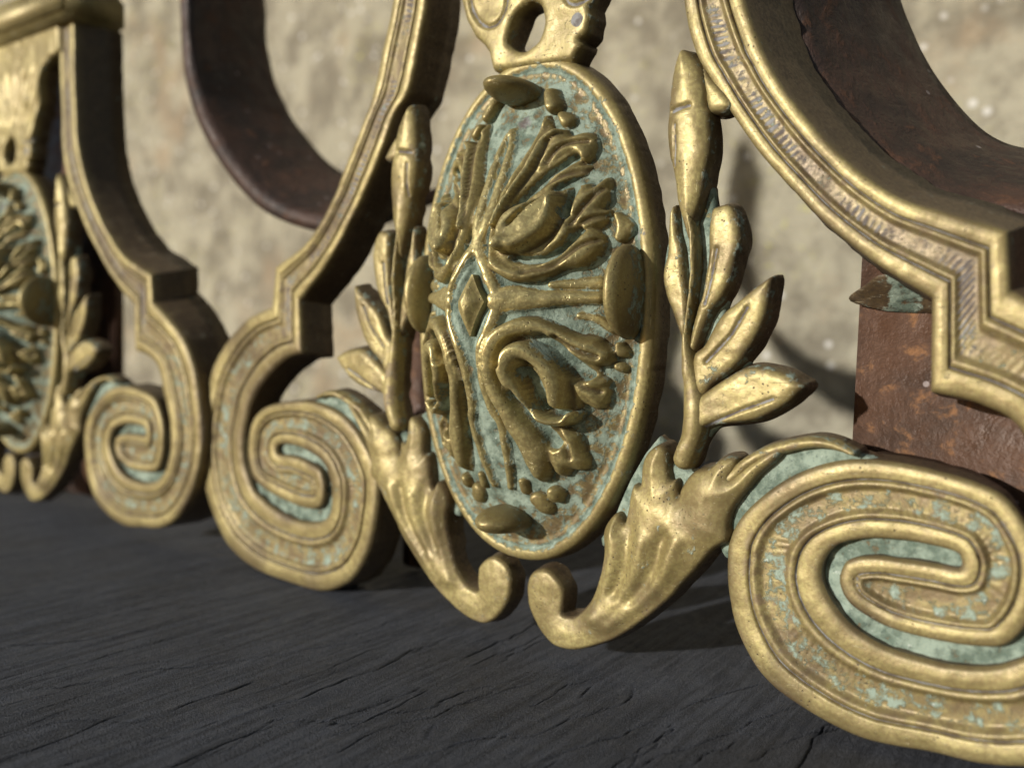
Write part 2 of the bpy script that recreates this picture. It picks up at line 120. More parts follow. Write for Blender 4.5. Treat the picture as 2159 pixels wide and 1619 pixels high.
def brass_material():
    k = Nt('aged_brass')
    verd, dirt, bare, side = k.attr('verd'), k.attr('dirt'), k.attr('wear'), k.attr('tarnish_shade')
    n1 = k.noise(9, 5, .6); n2 = k.noise(38, 6, .65); n3 = k.noise(190, 4, .6); n4 = k.noise(90, 5, .7, dist=.4)
    col = k.mix(k.ramp(n1, .36, .64), (.212, .172, .066), (.345, .290, .118))
    col = k.mix(k.ramp(k.math('ADD', n2, bare), .46, .72), (.135, .102, .050), col)
    col = k.mix(k.ramp(bare, .75, 1.15, 0., .75), col, (.47, .400, .18))
    # brown and purplish tarnish blotches
    tar = k.math('MULTIPLY', k.ramp(n2, .50, .62), k.ramp(n1, .42, .56))
    tar = k.math('MAXIMUM', tar, k.ramp(n4, .66, .70, 0, .8))
    tar = k.math('MULTIPLY', tar, k.ramp(bare, .1, .6, 1., .12))
    col = k.mix(k.math('MULTIPLY', tar, .8), col, (.135, .092, .058))
    # tarnished bronze-brown, deepened in colour to stand for shade on flanks and creases
    col = k.mix(k.math('MULTIPLY', side, k.ramp(n2, .3, .7, 1., .82)), col, (.060, .042, .026))
    col = k.mix(k.ramp(n3, .42, .62, .38, 0.), col, (.15, .10, .048))
    pits = k.ramp(k.voro(150), .10, .22, 1., 0.)
    pits = k.math('MULTIPLY', pits, k.ramp(k.noise(17, 3), .52, .64))
    col = k.mix(k.math('MULTIPLY', pits, .85), col, (.035, .026, .020))
    sc1 = k.noise(1., 3, .6, k.mapping((40, 300, 520), (.3, .2, .5)), .3); sc2 = k.noise(1., 3, .6, k.mapping((500, 300, 30), (.1, .6, -.3)), .3)
    scr = k.math('MAXIMUM', k.ramp(sc1, .66, .72), k.ramp(sc2, .67, .73))
    col = k.mix(k.math('MULTIPLY', scr, .35), col, (.58, .52, .34))
    # green-blue corrosion lodged in the hollows, with chalky crumbs
    vf = k.math('ADD', verd, k.math('MULTIPLY', k.math('SUBTRACT', n4, .5), 1.7))
    vf = k.math('ADD', vf, k.math('MULTIPLY', k.math('SUBTRACT', n2, .5), 1.6))
    vf = k.ramp(vf, .40, .68)
    vcol = k.mix(k.ramp(n2, .40, .62), (.085, .118, .090), (.222, .275, .222))
    vcol = k.mix(k.ramp(n4, .62, .74, 0, .9), vcol, (.46, .50, .45))
    vcol = k.mix(k.ramp(n3, .58, .72, 0, .8), vcol, (.045, .065, .055))
    df = k.ramp(k.math('ADD', dirt, k.math('MULTIPLY', k.math('SUBTRACT', n4, .5), .8)), .42, .62)
    dcol = k.mix(k.ramp(n2, .42, .6), (.085, .072, .066), (.20, .20, .20))
    allc = k.mix(df, k.mix(vf, col, vcol), dcol)
    nonmetal = k.math('MAXIMUM', vf, df)
    k.sock(allc, k.b.inputs['Base Color'])
    met = k.math('SUBTRACT', k.ramp(bare, .2, 1.1, .32, .55), k.math('MULTIPLY', tar, .2))
    k.sock(k.math('MULTIPLY', met, k.math('SUBTRACT', 1., nonmetal)), k.b.inputs['Metallic'])
    ro = k.math('ADD', k.ramp(n3, .3, .7, .42, .56), k.math('MULTIPLY', tar, .14))
    ro = k.math('SUBTRACT', ro, k.ramp(bare, .5, 1.2, 0., .13))
    k.sock(k.math('ADD', ro, k.math('MULTIPLY', nonmetal, .4), True), k.b.inputs['Roughness'])
    h = k.math('ADD', k.math('MULTIPLY', n3, .25), k.math('MULTIPLY', n2, .25))
    h = k.math('SUBTRACT', h, k.math('ADD', k.math('MULTIPLY', pits, .5), k.math('MULTIPLY', scr, .25)))
    h = k.math('ADD', h, k.math('MULTIPLY', k.math('MULTIPLY', vf, n4), 1.6))
    k.sock(k.bump(h, .00045, .55), k.b.inputs['Normal'])
    return k.m

def simple_rust(name, dark, mid, orange, amount):
    k = Nt(name)
    n1 = k.noise(7, 6, .65); n2 = k.noise(26, 6, .7, dist=.3); n3 = k.noise(110, 4)
    c = k.mix(k.ramp(n1, .38, .62), dark, mid)
    c = k.mix(k.math('MULTIPLY', k.ramp(n2, .54, .68), amount), c, orange)
    c = k.mix(k.ramp(k.voro(22), .06, .10, .7, 0.), c, (.33, .28, .27))
    k.sock(c, k.b.inputs['Base Color']); k.b.inputs['Metallic'].default_value = .15
    k.sock(k.ramp(n2, .3, .7, .42, .75), k.b.inputs['Roughness'])
    k.sock(k.bump(k.math('ADD', n2, k.math('MULTIPLY', n3, .4)), .0012, .7), k.b.inputs['Normal'])
    return k.m

def wood_material():
    k = Nt('dark_weathered_wood')
    g = k.mapping((24, 2.0, 10), (0, 0, 0))
    g1 = k.noise(3.0, 7, .62, g, .6); g2 = k.noise(11, 6, .7, g, .3)
    n1 = k.noise(3.2, 4); f = k.mapping((330, 70, 60)); n3 = k.noise(1.0, 5, .75, f, .8); n4 = k.noise(40, 6, .75); n6 = k.noise(420, 3, .7)
    c = k.mix(k.ramp(g1, .34, .66), (.050, .055, .070), (.110, .120, .148))
    c = k.mix(k.ramp(n1, .45, .68, 0, .45), c, (.050, .046, .044))
    c = k.mix(k.ramp(n3, .55, .72, 0, .75), c, (.15, .155, .175))
    c = k.mix(k.ramp(n6, .56, .68, 0, .7), c, (.21, .215, .235))
    c = k.mix(k.ramp(n6, .32, .44, .75, 0.), c, (.012, .012, .014))
    c = k.mix(k.ramp(k.noise(90, 5, .8, g), .34, .44, .8, 0.), c, (.010, .010, .012))
    c = k.mix(k.ramp(n4, .66, .74, 0, .6), c, (.125, .110, .085))
    k.sock(c, k.b.inputs['Base Color'])
    k.sock(k.ramp(n4, .3, .7, .55, .85), k.b.inputs['Roughness'])
    k.b.inputs['Specular IOR Level'].default_value = .3
    h = k.math('ADD', k.math('MULTIPLY', g2, .6), k.math('ADD', k.math('MULTIPLY', n3, .9), k.math('MULTIPLY', n6, .5)))
    h = k.math('ADD', h, k.math('MULTIPLY', g1, .5))
    h = k.math('ADD', h, k.math('ADD', k.math('MULTIPLY', n4, .8), k.math('MULTIPLY', n6, .7)))
    k.sock(k.bump(h, .0016, 1.), k.b.inputs['Normal'])
    return k.m

def stone_material():
    k = Nt('tan_sandstone')
    n1 = k.noise(2.2, 5, .6); n2 = k.noise(5, 7, .68); n3 = k.noise(34, 5, .7); n5 = k.noise(1.3, 3)
    c = k.mix(k.ramp(n2, .38, .62), (.165, .145, .105), (.315, .288, .212))
    c = k.mix(k.ramp(n1, .54, .70, 0, .5), c, (.30, .215, .130))
    c = k.mix(k.math('MULTIPLY', k.ramp(n3, .56, .70), k.ramp(n5, .45, .6)), c, (.42, .40, .12))
    c = k.mix(k.ramp(k.voro(9), .07, .17, .8, 0.), c, (.60, .58, .54))
    c = k.mix(k.ramp(n3, .30, .42, .7, 0.), c, (.21, .17, .12))
    k.sock(c, k.b.inputs['Base Color']); k.b.inputs['Roughness'].default_value = .95
    k.sock(k.bump(k.math('ADD', n2, k.math('MULTIPLY', n3, .5)), .006, .8), k.b.inputs['Normal'])
    return k.m

def grit_material():
    k = Nt('pale_grit'); n = k.noise(60, 3)
    k.sock(k.mix(k.ramp(n, .4, .6), (.06, .052, .04), (.22, .19, .145)), k.b.inputs['Base Color'])
    k.b.inputs['Roughness'].default_value = .95; return k.m

BRASS = brass_material()
IRON = simple_rust('rusted_iron', (.042, .024, .017), (.100, .046, .026), (.24, .105, .035), .7)
SHADED_IRON = simple_rust('shaded_iron', (.020, .012, .009), (.050, .025, .016), (.11, .046, .02), .6)  # rusted iron darkened in colour for the shade inside the bent straps
IRON2 = simple_rust('flaking_rust', (.046, .027, .018), (.080, .040, .023), (.20, .095, .038), .9)
WOOD = wood_material(); STONE = stone_material(); GRIT = grit_material()

# ------------------------------------------------------------------ mesh helpers
def link(me, name, mat, parent=None):
    o = bpy.data.objects.new(name, me); COL.objects.link(o)
    if mat: me.materials.append(mat)
    if parent is not None: o.parent = parent
    return o
def build(name, verts, faces, mat, parent=None, smooth=True, attrs=None):
    me = bpy.data.meshes.new(name)
    me.from_pydata([tuple(v) for v in verts], [], [tuple(f) for f in faces]); me.update()
    if smooth: me.polygons.foreach_set('use_smooth', [True] * len(me.polygons))
    for k, a in (attrs or {}).items():
        at = me.attributes.new(k, 'FLOAT', 'POINT'); at.data.foreach_set('value', np.asarray(a, dtype=np.float32))
    return link(me, name, mat, parent)
def crom(P, n=6, closed=False):
    P = np.asarray(P, float)
    if len(P) < 3:
        return np.vstack([P[:1] + (P[1:2] - P[:1]) * t for t in np.linspace(0, 1, n + 1)])
    Q = np.vstack([P[-1:], P, P[:2]]) if closed else np.vstack([2 * P[0] - P[1], P, 2 * P[-1] - P[-2]])
    out = []
    for i in range(1, len(Q) - 2):
        p0, p1, p2, p3 = Q[i - 1], Q[i], Q[i + 1], Q[i + 2]
        for t in np.arange(n) / n:
            out.append(.5 * ((2 * p1) + (p2 - p0) * t + (2 * p0 - 5 * p1 + 4 * p2 - p3) * t * t + (3 * p1 - p0 - 3 * p2 + p3) * t ** 3))
    if not closed: out.append(P[-1])
    return np.array(out)
def sdf(poly, X, Y):
    """signed distance, positive inside"""
    poly = np.asarray(poly); d = np.full(X.shape, 1e9); ins = np.zeros(X.shape, bool)
    n = len(poly)
    for i in range(n):
        ax, ay = poly[i]; bx, by = poly[(i + 1) % n]
        ex, ey = bx - ax, by - ay; L = ex * ex + ey * ey + 1e-14
        t = np.clip(((X - ax) * ex + (Y - ay) * ey) / L, 0, 1)
        d = np.minimum(d, (X - ax - t * ex) ** 2 + (Y - ay - t * ey) ** 2)
        c = ((ay > Y) != (by > Y)) & (X < (bx - ax) * (Y - ay) / (by - ay + 1e-14) + ax)
        ins ^= c
    d = np.sqrt(d); return np.where(ins, d, -d)
def seg_t(P, X, Y):
    """distance to an open polyline"""
    d = np.full(X.shape, 1e9)
    for (ax, ay), (bx, by) in zip(P[:-1], P[1:]):
        ex, ey = bx - ax, by - ay; L = ex * ex + ey * ey + 1e-14
        t = np.clip(((X - ax) * ex + (Y - ay) * ey) / L, 0, 1)
        d = np.minimum(d, np.hypot(X - ax - t * ex, Y - ay - t * ey))
    return d
def stroke(P, X, Y, pad=0.):
    """P rows (x, y, r); returns max over segments of 1-(d/r)  (1 on the axis, 0 at the edge), and min of d-r"""
    Q = crom(P, 4); m = np.full(X.shape, -9.); g = np.full(X.shape, 9.)
    for (ax, ay, ar), (bx, by, br) in zip(Q[:-1], Q[1:]):
        ex, ey = bx - ax, by - ay; L = ex * ex + ey * ey + 1e-14
        t = np.clip(((X - ax) * ex + (Y - ay) * ey) / L, 0, 1)
        r = np.maximum(ar + (br - ar) * t, .002); d = np.hypot(X - ax - t * ex, Y - ay - t * ey)
        m = np.maximum(m, 1 - d / r); g = np.minimum(g, d - r)
    return m, g
def vnoise(X, Y, scale, seed=0):
    """smooth value noise for hand-made unevenness, -1..1"""
    rs = np.random.RandomState(seed); T = rs.rand(64, 64) * 2 - 1
    x = X * scale; y = Y * scale; i = np.floor(x).astype(int); j = np.floor(y).astype(int); fx = x - i; fy = y - j
    fx = fx * fx * (3 - 2 * fx); fy = fy * fy * (3 - 2 * fy); g = lambda a, b: T[a % 64, b % 64]
    return (g(i, j) * (1 - fx) + g(i + 1, j) * fx) * (1 - fy) + (g(i, j + 1) * (1 - fx) + g(i + 1, j + 1) * fx) * fy

def relief(name, field, height, bbox, res, mat, parent, depth=None, draft=.25, back=None, attrs=None):
    """Mesh over the region field(u,v) > 0 with y = -height(u,v,F); side walls run back to y = depth, opening out by draft."""
    x0, x1, y0, y1 = bbox
    xs = np.arange(x0, x1 + res, res); ys = np.arange(y0, y1 + res, res)
    X, Y = np.meshgrid(xs, ys, indexing='ij'); F = field(X, Y)
    nx, ny = X.shape; ins = F > 0
    idx = -np.ones((nx, ny), int); idx[ins] = np.arange(ins.sum())
    U = [X[ins]]; V = [Y[ins]]; cnt = int(ins.sum())
    # crossings on edges
    ex = -np.ones((nx - 1, ny), int); m = ins[:-1] != ins[1:]; t = F[:-1] / (F[:-1] - F[1:] + 1e-20)
    ex[m] = cnt + np.arange(m.sum()); cnt += int(m.sum()); U.append((X[:-1] + t * res)[m]); V.append(Y[:-1][m])
    ey = -np.ones((nx, ny - 1), int); m = ins[:, :-1] != ins[:, 1:]; t = F[:, :-1] / (F[:, :-1] - F[:, 1:] + 1e-20)
    nb0 = int(ins.sum())
    ey[m] = cnt + np.arange(m.sum()); cnt += int(m.sum()); U.append(X[:, :-1][m]); V.append((Y[:, :-1] + t * res)[m])
    U = np.concatenate(U); V = np.concatenate(V); faces = []; segs = []
    full = ins[:-1, :-1] & ins[1:, :-1] & ins[1:, 1:] & ins[:-1, 1:]
    I, J = np.nonzero(full)
    faces += np.stack([idx[I, J], idx[I + 1, J], idx[I + 1, J + 1], idx[I, J + 1]], 1).tolist()
    part = (ins[:-1, :-1] | ins[1:, :-1] | ins[1:, 1:] | ins[:-1, 1:]) & ~full
    for i, j in zip(*np.nonzero(part)):
        c = [(i, j), (i + 1, j), (i + 1, j + 1), (i, j + 1)]
        e = [ex[i, j], ey[i + 1, j], ex[i, j + 1], ey[i, j]]
        loop = []
        for k in range(4):
            if ins[c[k]]: loop.append((idx[c[k]], 0))
            if ins[c[k]] != ins[c[(k + 1) % 4]]: loop.append((e[k], 1))
        if len(loop) >= 3:
            faces.append([l[0] for l in loop])
            for k in range(len(loop)):
                a, b = loop[k], loop[(k + 1) % len(loop)]
                if a[1] and b[1]: segs.append((a[0], b[0]))
    Fv = np.maximum(field(U, V), 0); H = height(U, V, Fv)
    verts = np.stack([U, -H, V], 1)
    A = {k: f(U, V, Fv) * np.ones(len(U)) for k, f in (attrs or {}).items()}
    if depth is not None and segs:
        bs = np.unique(np.array(segs)); e = res * .5
        gx = (field(U[bs] + e, V[bs]) - field(U[bs] - e, V[bs])); gy = (field(U[bs], V[bs] + e) - field(U[bs], V[bs] - e))
        L = np.hypot(gx, gy) + 1e-12; gx /= L; gy /= L
        n0 = len(verts); mp = {b: n0 + i for i, b in enumerate(bs)}; nb = len(bs)
        top = verts[bs].copy(); dz = depth - top[:, 1]
        bot = top.copy(); bot[:, 0] -= gx * draft * dz; bot[:, 2] -= gy * draft * dz; bot[:, 1] = depth
        bot[:, 1] += vnoise(bot[:, 0], bot[:, 2], 60, 3) * .004
        mid = top * .5 + bot * .5; mid[:, 0] += vnoise(mid[:, 0], mid[:, 2], 110, 5) * .0012; mid[:, 2] += vnoise(mid[:, 0], mid[:, 2], 110, 6) * .0012
        verts = np.vstack([verts, top, mid, bot])
        for a, b in segs:
            ia, ib = mp[a], mp[b]
            faces.append([ib, ia, ia + nb, ib + nb]); faces.append([ib + nb, ia + nb, ia + 2 * nb, ib + 2 * nb])
        A.setdefault('tarnish_shade', np.zeros(len(U)))
        for k in A: A[k] = np.concatenate([A[k], A[k][bs], np.full(nb, SIDE.get(k, 0.)), np.full(nb, SIDE.get(k, 0.))])
    # orient so that faces look towards -y
    return build(name, verts, faces, mat, parent, True, A)

SIDE = {'verd': .12, 'dirt': .2, 'tarnish_shade': 1.}  # side-wall values; the strong darkening paints shade onto the tarnished flanks
def bbox(P, m=.01):
    P = np.asarray(P); return (P[:, 0].min() - m, P[:, 0].max() + m, P[:, 1].min() - m, P[:, 1].max() + m)
def rnd(F, r):
    e = np.clip(F / r, 0, 1); return r * (1 - np.sqrt(np.clip(1 - (1 - e) ** 2, 0, 1)))
def sst(a, b, x):
    t = np.clip((x - a) / (b - a), 0, 1); return t * t * (3 - 2 * t)

# ------------------------------------------------------------------ swept scroll band
def band_profile(t, s, w, volu):
    """height across the band (t 0..1), s = arc length, w = width"""
    h = np.zeros_like(t)
    e = np.minimum(t, 1 - t)
    h -= .007 * (1 - np.sqrt(np.clip(1 - (1 - np.clip(e / .07, 0, 1)) ** 2, 0, 1)))
    h += .0012 * np.exp(-((e - .14) / .07) ** 2) + .0015 * np.exp(-((e - .31) / .03) ** 2)
    for c in (.25, .75): h -= .0060 * np.exp(-((t - c) / .011) ** 2)
    ch = sst(.315, .40, t) * sst(.685, .60, t)
    h -= (.0040 + .0035 * volu) * ch
    hatch = np.sin(s * 2 * np.pi / .0088 + 2.6 * np.sin(s * 23) + 1.7 * np.sin(s * 57) + 6 * t) * np.clip(.5 + .6 * np.sin(s * 41) + .4 * np.sin(s * 17), 0, 1)
    h += .0009 * hatch * sst(.30, .37, t) * sst(.60, .46, t)
    return h, ch, hatch * sst(.30, .37, t) * sst(.62, .50, t)
def scroll(name, a, b, corners, parent, inner_from, end_open, flip):
    a, b = np.asarray(a), np.asarray(b); n = len(a)
    cuts = [0] + corners + [n - 1]; A = []; B = []; IX = []
    for k in range(len(cuts) - 1):
        i0, i1 = cuts[k], cuts[k + 1]; m = 10
        pa, pb = (crom(a[i0:i1 + 1], m), crom(b[i0:i1 + 1], m)) if i1 - i0 > 1 else (np.linspace(a[i0], a[i1], 34), np.linspace(b[i0], b[i1], 34))
        ii = np.linspace(i0, i1, len(pa))
        # even spacing along the arc
        c = (pa + pb) / 2; L = np.concatenate([[0], np.cumsum(np.hypot(*np.diff(c, axis=0).T))])
        num = max(8, int(L[-1] / .0026)); q = np.linspace(0, L[-1], num)
        f = lambda P: np.stack([np.interp(q, L, P[:, j]) for j in (0, 1)], 1)
        A.append(f(pa) if k == 0 else f(pa)[1:]); B.append(f(pb) if k == 0 else f(pb)[1:]); IX.append(np.interp(q, L, ii) if k == 0 else np.interp(q, L, ii)[1:])
    A, B, IX = np.vstack(A), np.vstack(B), np.concatenate(IX); N = len(A)
    c = (A + B) / 2; s = np.concatenate([[0], np.cumsum(np.hypot(*np.diff(c, axis=0).T))]); w = np.hypot(*(B - A).T)
    T = np.unique(np.concatenate([np.linspace(0, .12, 7), np.linspace(.12, .88, 45), np.linspace(.88, 1, 7), [.25, .75, .237, .263, .737, .763]])); m = len(T)
    tt = np.repeat(T[None], N, 0); ss = np.repeat(s[:, None], m, 1); ww = np.repeat(w[:, None], m, 1)
    P = A[:, None] + (B - A)[:, None] * T[None, :, None]
    # the blind end of the scroll: engraving follows round the tip
    k0 = int(np.argmax(IX > n - 8)); w0 = w[k0]; edge = np.vstack([A[k0 - 30:], B[k0 - 30:][::-1]])
    de = seg_t(edge, P[k0:, :, 0], P[k0:, :, 1]) / w0; mixf = sst(n - 8, n - 6.5, IX[k0:])[:, None]
    tt = tt.copy(); tt[k0:] = np.minimum(tt[k0:], 1 - tt[k0:]) * (1 - mixf) + np.minimum(de, .5) * mixf
    volu = sst(corners[1] - .6, corners[1] + 3, IX)[:, None]
    h, ch, hat = band_profile(tt, ss, ww, volu); fade = 1.
    h = h * fade + vnoise(P[..., 0], P[..., 1], 30, 11) * .0006 + vnoise(P[..., 0], P[..., 1], 75, 13) * .0005 + vnoise(P[..., 0], P[..., 1], 9, 12) * .0020
    verts = np.stack([P[..., 0], -h, P[..., 1]], -1).reshape(-1, 3)
    fc = []
    q = np.arange(N * m).reshape(N, m)
    fc.append(np.stack([q[:-1, :-1], q[:-1, 1:], q[1:, 1:], q[1:, :-1]], -1).reshape(-1, 4))
    vol = volu
    verd = ch * (.22 + .20 * vol) + .30 * np.exp(-((tt - .25) / .016) ** 2) * vol
    dirt = .85 * np.exp(-((tt - .25) / .013) ** 2) + .85 * np.exp(-((tt - .75) / .010) ** 2) + ch * (.34 * (1 - vol) + .06) + np.clip(hat, 0, 1) * (.45 - .2 * vol)
    wear = .55 * np.exp(-((np.minimum(tt, 1 - tt) - .12) / .08) ** 2) + .12
    verd, dirt, wear = verd.reshape(-1), dirt.reshape(-1), (wear * np.ones_like(tt)).reshape(-1)
    extra = []; ev = []; ed = []; et = []
    base = len(verts)
    tang = np.gradient(c, axis=0); tang /= np.hypot(*tang.T)[:, None] + 1e-9
    for side, E, sg in ((0, A, -1), (1, B, 1)):
        out = (B - A) / (w[:, None] + 1e-9) * sg
        lim = inner_from[side]
        dp = np.where(IX < lim, (.105 - .035 * sst(corners[1] + 8, corners[1] + 16, IX)) if side else .075, .026); dp = np.convolve(np.pad(dp, 6, 'edge'), np.ones(13) / 13, 'valid')
        dr = np.where(IX < lim, .30 if side else .12, 0.) * np.clip((lim - IX) / 2, 0, 1) * (1 - .85 * sst(corners[1], corners[1] + 4, IX))
        y0 = verts.reshape(N, m, 3)[:, 0 if side == 0 else -1, 1]
        rows = []
        for f in (0, .18, .6, 1.):
            off = out * (dr * dp * f)[:, None]
            r = np.stack([E[:, 0] + off[:, 0], y0 + (dp - y0) * f, E[:, 1] + off[:, 1]], 1)
            if f > 0: r[:, 0] += vnoise(r[:, 0], r[:, 2], 70, 21) * .0016 * f; r[:, 2] += vnoise(r[:, 0], r[:, 2], 70, 22) * .0016 * f
            rows.append(r)
        lip = rows[-1] - np.stack([out[:, 0], 0 * out[:, 0], out[:, 1]], 1) * .016; rows.append(lip)
        W = np.stack(rows, 1); r = len(rows)
        q = base + np.arange(N * r).reshape(N, r)
        f = np.stack([q[:-1, :-1], q[1:, :-1], q[1:, 1:], q[:-1, 1:]], -1).reshape(-1, 4)
        if side: f = f[:, ::-1]
        fc.append(f); extra.append(W.reshape(-1, 3)); base += N * r
        ev.append(np.full(N * r, .10)); ed.append(np.full(N * r, .15)); et.append(np.tile(np.array([.1, 1., 1., 1., 1.]), N))  # band flanks get the same shade put into their colour
    verts = np.vstack([verts] + extra)
    faces = np.vstack(fc)
    if flip: faces = faces[:, ::-1]
    z0 = np.zeros(len(verts) - len(wear))
    o = build(name, verts, faces.tolist(), BRASS, parent, True, {'verd': np.concatenate([verd] + ev), 'dirt': np.concatenate([dirt] + ed), 'wear': np.concatenate([wear, z0]), 'tarnish_shade': np.concatenate([(np.clip(.55 * np.exp(-((np.minimum(tt, 1 - tt)) / .10) ** 2) * (.4 + .6 * volu) + .5 * sst(.2, .75, vnoise(P[..., 0], P[..., 1], 12, 15)) + .35 * ch * (1 - volu), 0, 1)).reshape(-1)] + et)})
    # floor of the slot between the turns, crusted with verdigris
    i0, i1 = inner_from[0] - 2, n - 11
    loop = crom(a[i0:i1 + 1], 5); loop = np.vstack([loop])
    fl = relief('volute_floor', lambda X, Y: sdf(loop, X, Y) + .004, lambda u, v, F: -.0165 + vnoise(u, v, 60, 4) * .003 + vnoise(u, v, 150, 8) * .0015, bbox(loop, .012), .004, BRASS, o,
                attrs={'verd': lambda u, v, F: np.full(u.shape, .88), 'dirt': lambda u, v, F: np.full(u.shape, .12), 'wear': lambda u, v, F: 0 * u})
    return o

# ------------------------------------------------------------------ castings
def mir(P): P = np.array(P, float); P[:, 0] *= -1; return P[::-1]
def mirs(P): P = [list(p) for p in P]; return [[-p[0]] + p[1:] for p in P]
OP, OU, OA, OV_, OB, DA, DB, DH, DP = G['oval']
def oval_f(X, Y, inset=0.):
    r = (np.abs((X - OU) / (OA - inset)) ** OP + np.abs((Y - OV_) / (OB - inset)) ** OP) ** (1 / OP)
    th = np.arctan2((Y - OV_) / OB, (X - OU) / OA)
    return (1 - r) * np.hypot(OA * np.cos(th), OB * np.sin(th)) * (.62 + .38 * np.abs(np.cos(th)) ** .7 + .30 * np.abs(np.sin(th)) ** 6)
def dome(u, v):
    r = np.sqrt(((u - OU) / DA) ** 2 + ((v - OV_) / DB) ** 2)
    return DH * np.clip(1 - r ** DP, 0, None)
RIDS = [(np.array(s[:-1]), s[-1]) for s in G['ridges']]
RIDS += [(np.array(mirs(s[:-1])), s[-1]) for s in G['ridges']]
LEAVES = []
for key in ('leaf_up', 'leaf_low'):
    for sg in (1, -1):
        fx = (lambda P: np.array(P, float)) if sg > 0 else (lambda P: np.array(mirs(P), float))
        LEAVES.append(dict(st=[(fx(s[:-1]), s[-1]) for s in G[key]], poly=[(crom(fx(p[:-1]), 3, True), p[-1]) for p in G[key + '_poly']],
                           val=[(crom(fx(s[:-2]), 4), s[-2], s[-1]) for s in G[key + '_val']]))
def prof(m): m = np.clip(m, 0, 1); return np.clip(1 - (1 - m) ** 2.6, 0, 1) ** .55
def leaf_rel(L, X, Y):
    h = np.zeros(X.shape); g = np.full(X.shape, 9.)
    for P, H in L['poly']:
        x0, x1, y0, y1 = bbox(P, .012); b = (X > x0) & (X < x1) & (Y > y0) & (Y < y1); d = np.full(X.shape, -.012)
        if b.any(): d[b] = sdf(P, X[b], Y[b])
        h = np.maximum(h, H * np.clip(1 - (1 - np.clip(d / .0135, 0, 1)) ** 2, 0, 1) ** .5); g = np.minimum(g, -d)
    for P, H in L['st']:
        m, gg = stroke(P, X, Y); hh = H * prof(m)
        # soft maximum so that lobes flow together
        k = .0022; h = np.log(np.exp(h / k) + np.exp(hh / k) - 1) * k; g = np.minimum(g, gg)
    for P, dpt, wd in L['val']: h = np.maximum(h + 1.5 * dpt * np.exp(-(seg_t(P, X, Y) / wd) ** 4), 0)
    return h, g
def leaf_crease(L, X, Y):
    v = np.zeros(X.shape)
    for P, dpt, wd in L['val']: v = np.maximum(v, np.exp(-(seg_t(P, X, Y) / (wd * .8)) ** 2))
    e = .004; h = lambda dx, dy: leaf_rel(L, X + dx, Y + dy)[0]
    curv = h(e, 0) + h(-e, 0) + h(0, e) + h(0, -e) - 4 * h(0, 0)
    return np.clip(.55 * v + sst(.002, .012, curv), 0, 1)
def leaf_val(L, X, Y):
    v = np.zeros(X.shape)
    for P, dpt, wd in L['val']: v = np.maximum(v, max(0, min(1, (-dpt - .004) / .006)) * np.exp(-(seg_t(P, X, Y) / (wd * 1.1)) ** 4))
    return v
def ground(u, v):
    h = dome(u, v)
    r = oval_f(u, v)
    rid = np.zeros(u.shape)
    for P, H in RIDS:
        m, _ = stroke(P, u, v); rid = np.maximum(rid, H * prof(m))
    h = h + rid
    lg = sdf(np.array(G['lozgap']), u, v); h = h - .010 * sst(-.002, .005, lg)
    h = h - .006 * np.exp(-((r - .021) / .0032) ** 2)                     # fine ring engraved inside the rim
    h = h + .003 * sst(.0, .012, r) * sst(.03, .02, r)
    return h, rid, lg, r
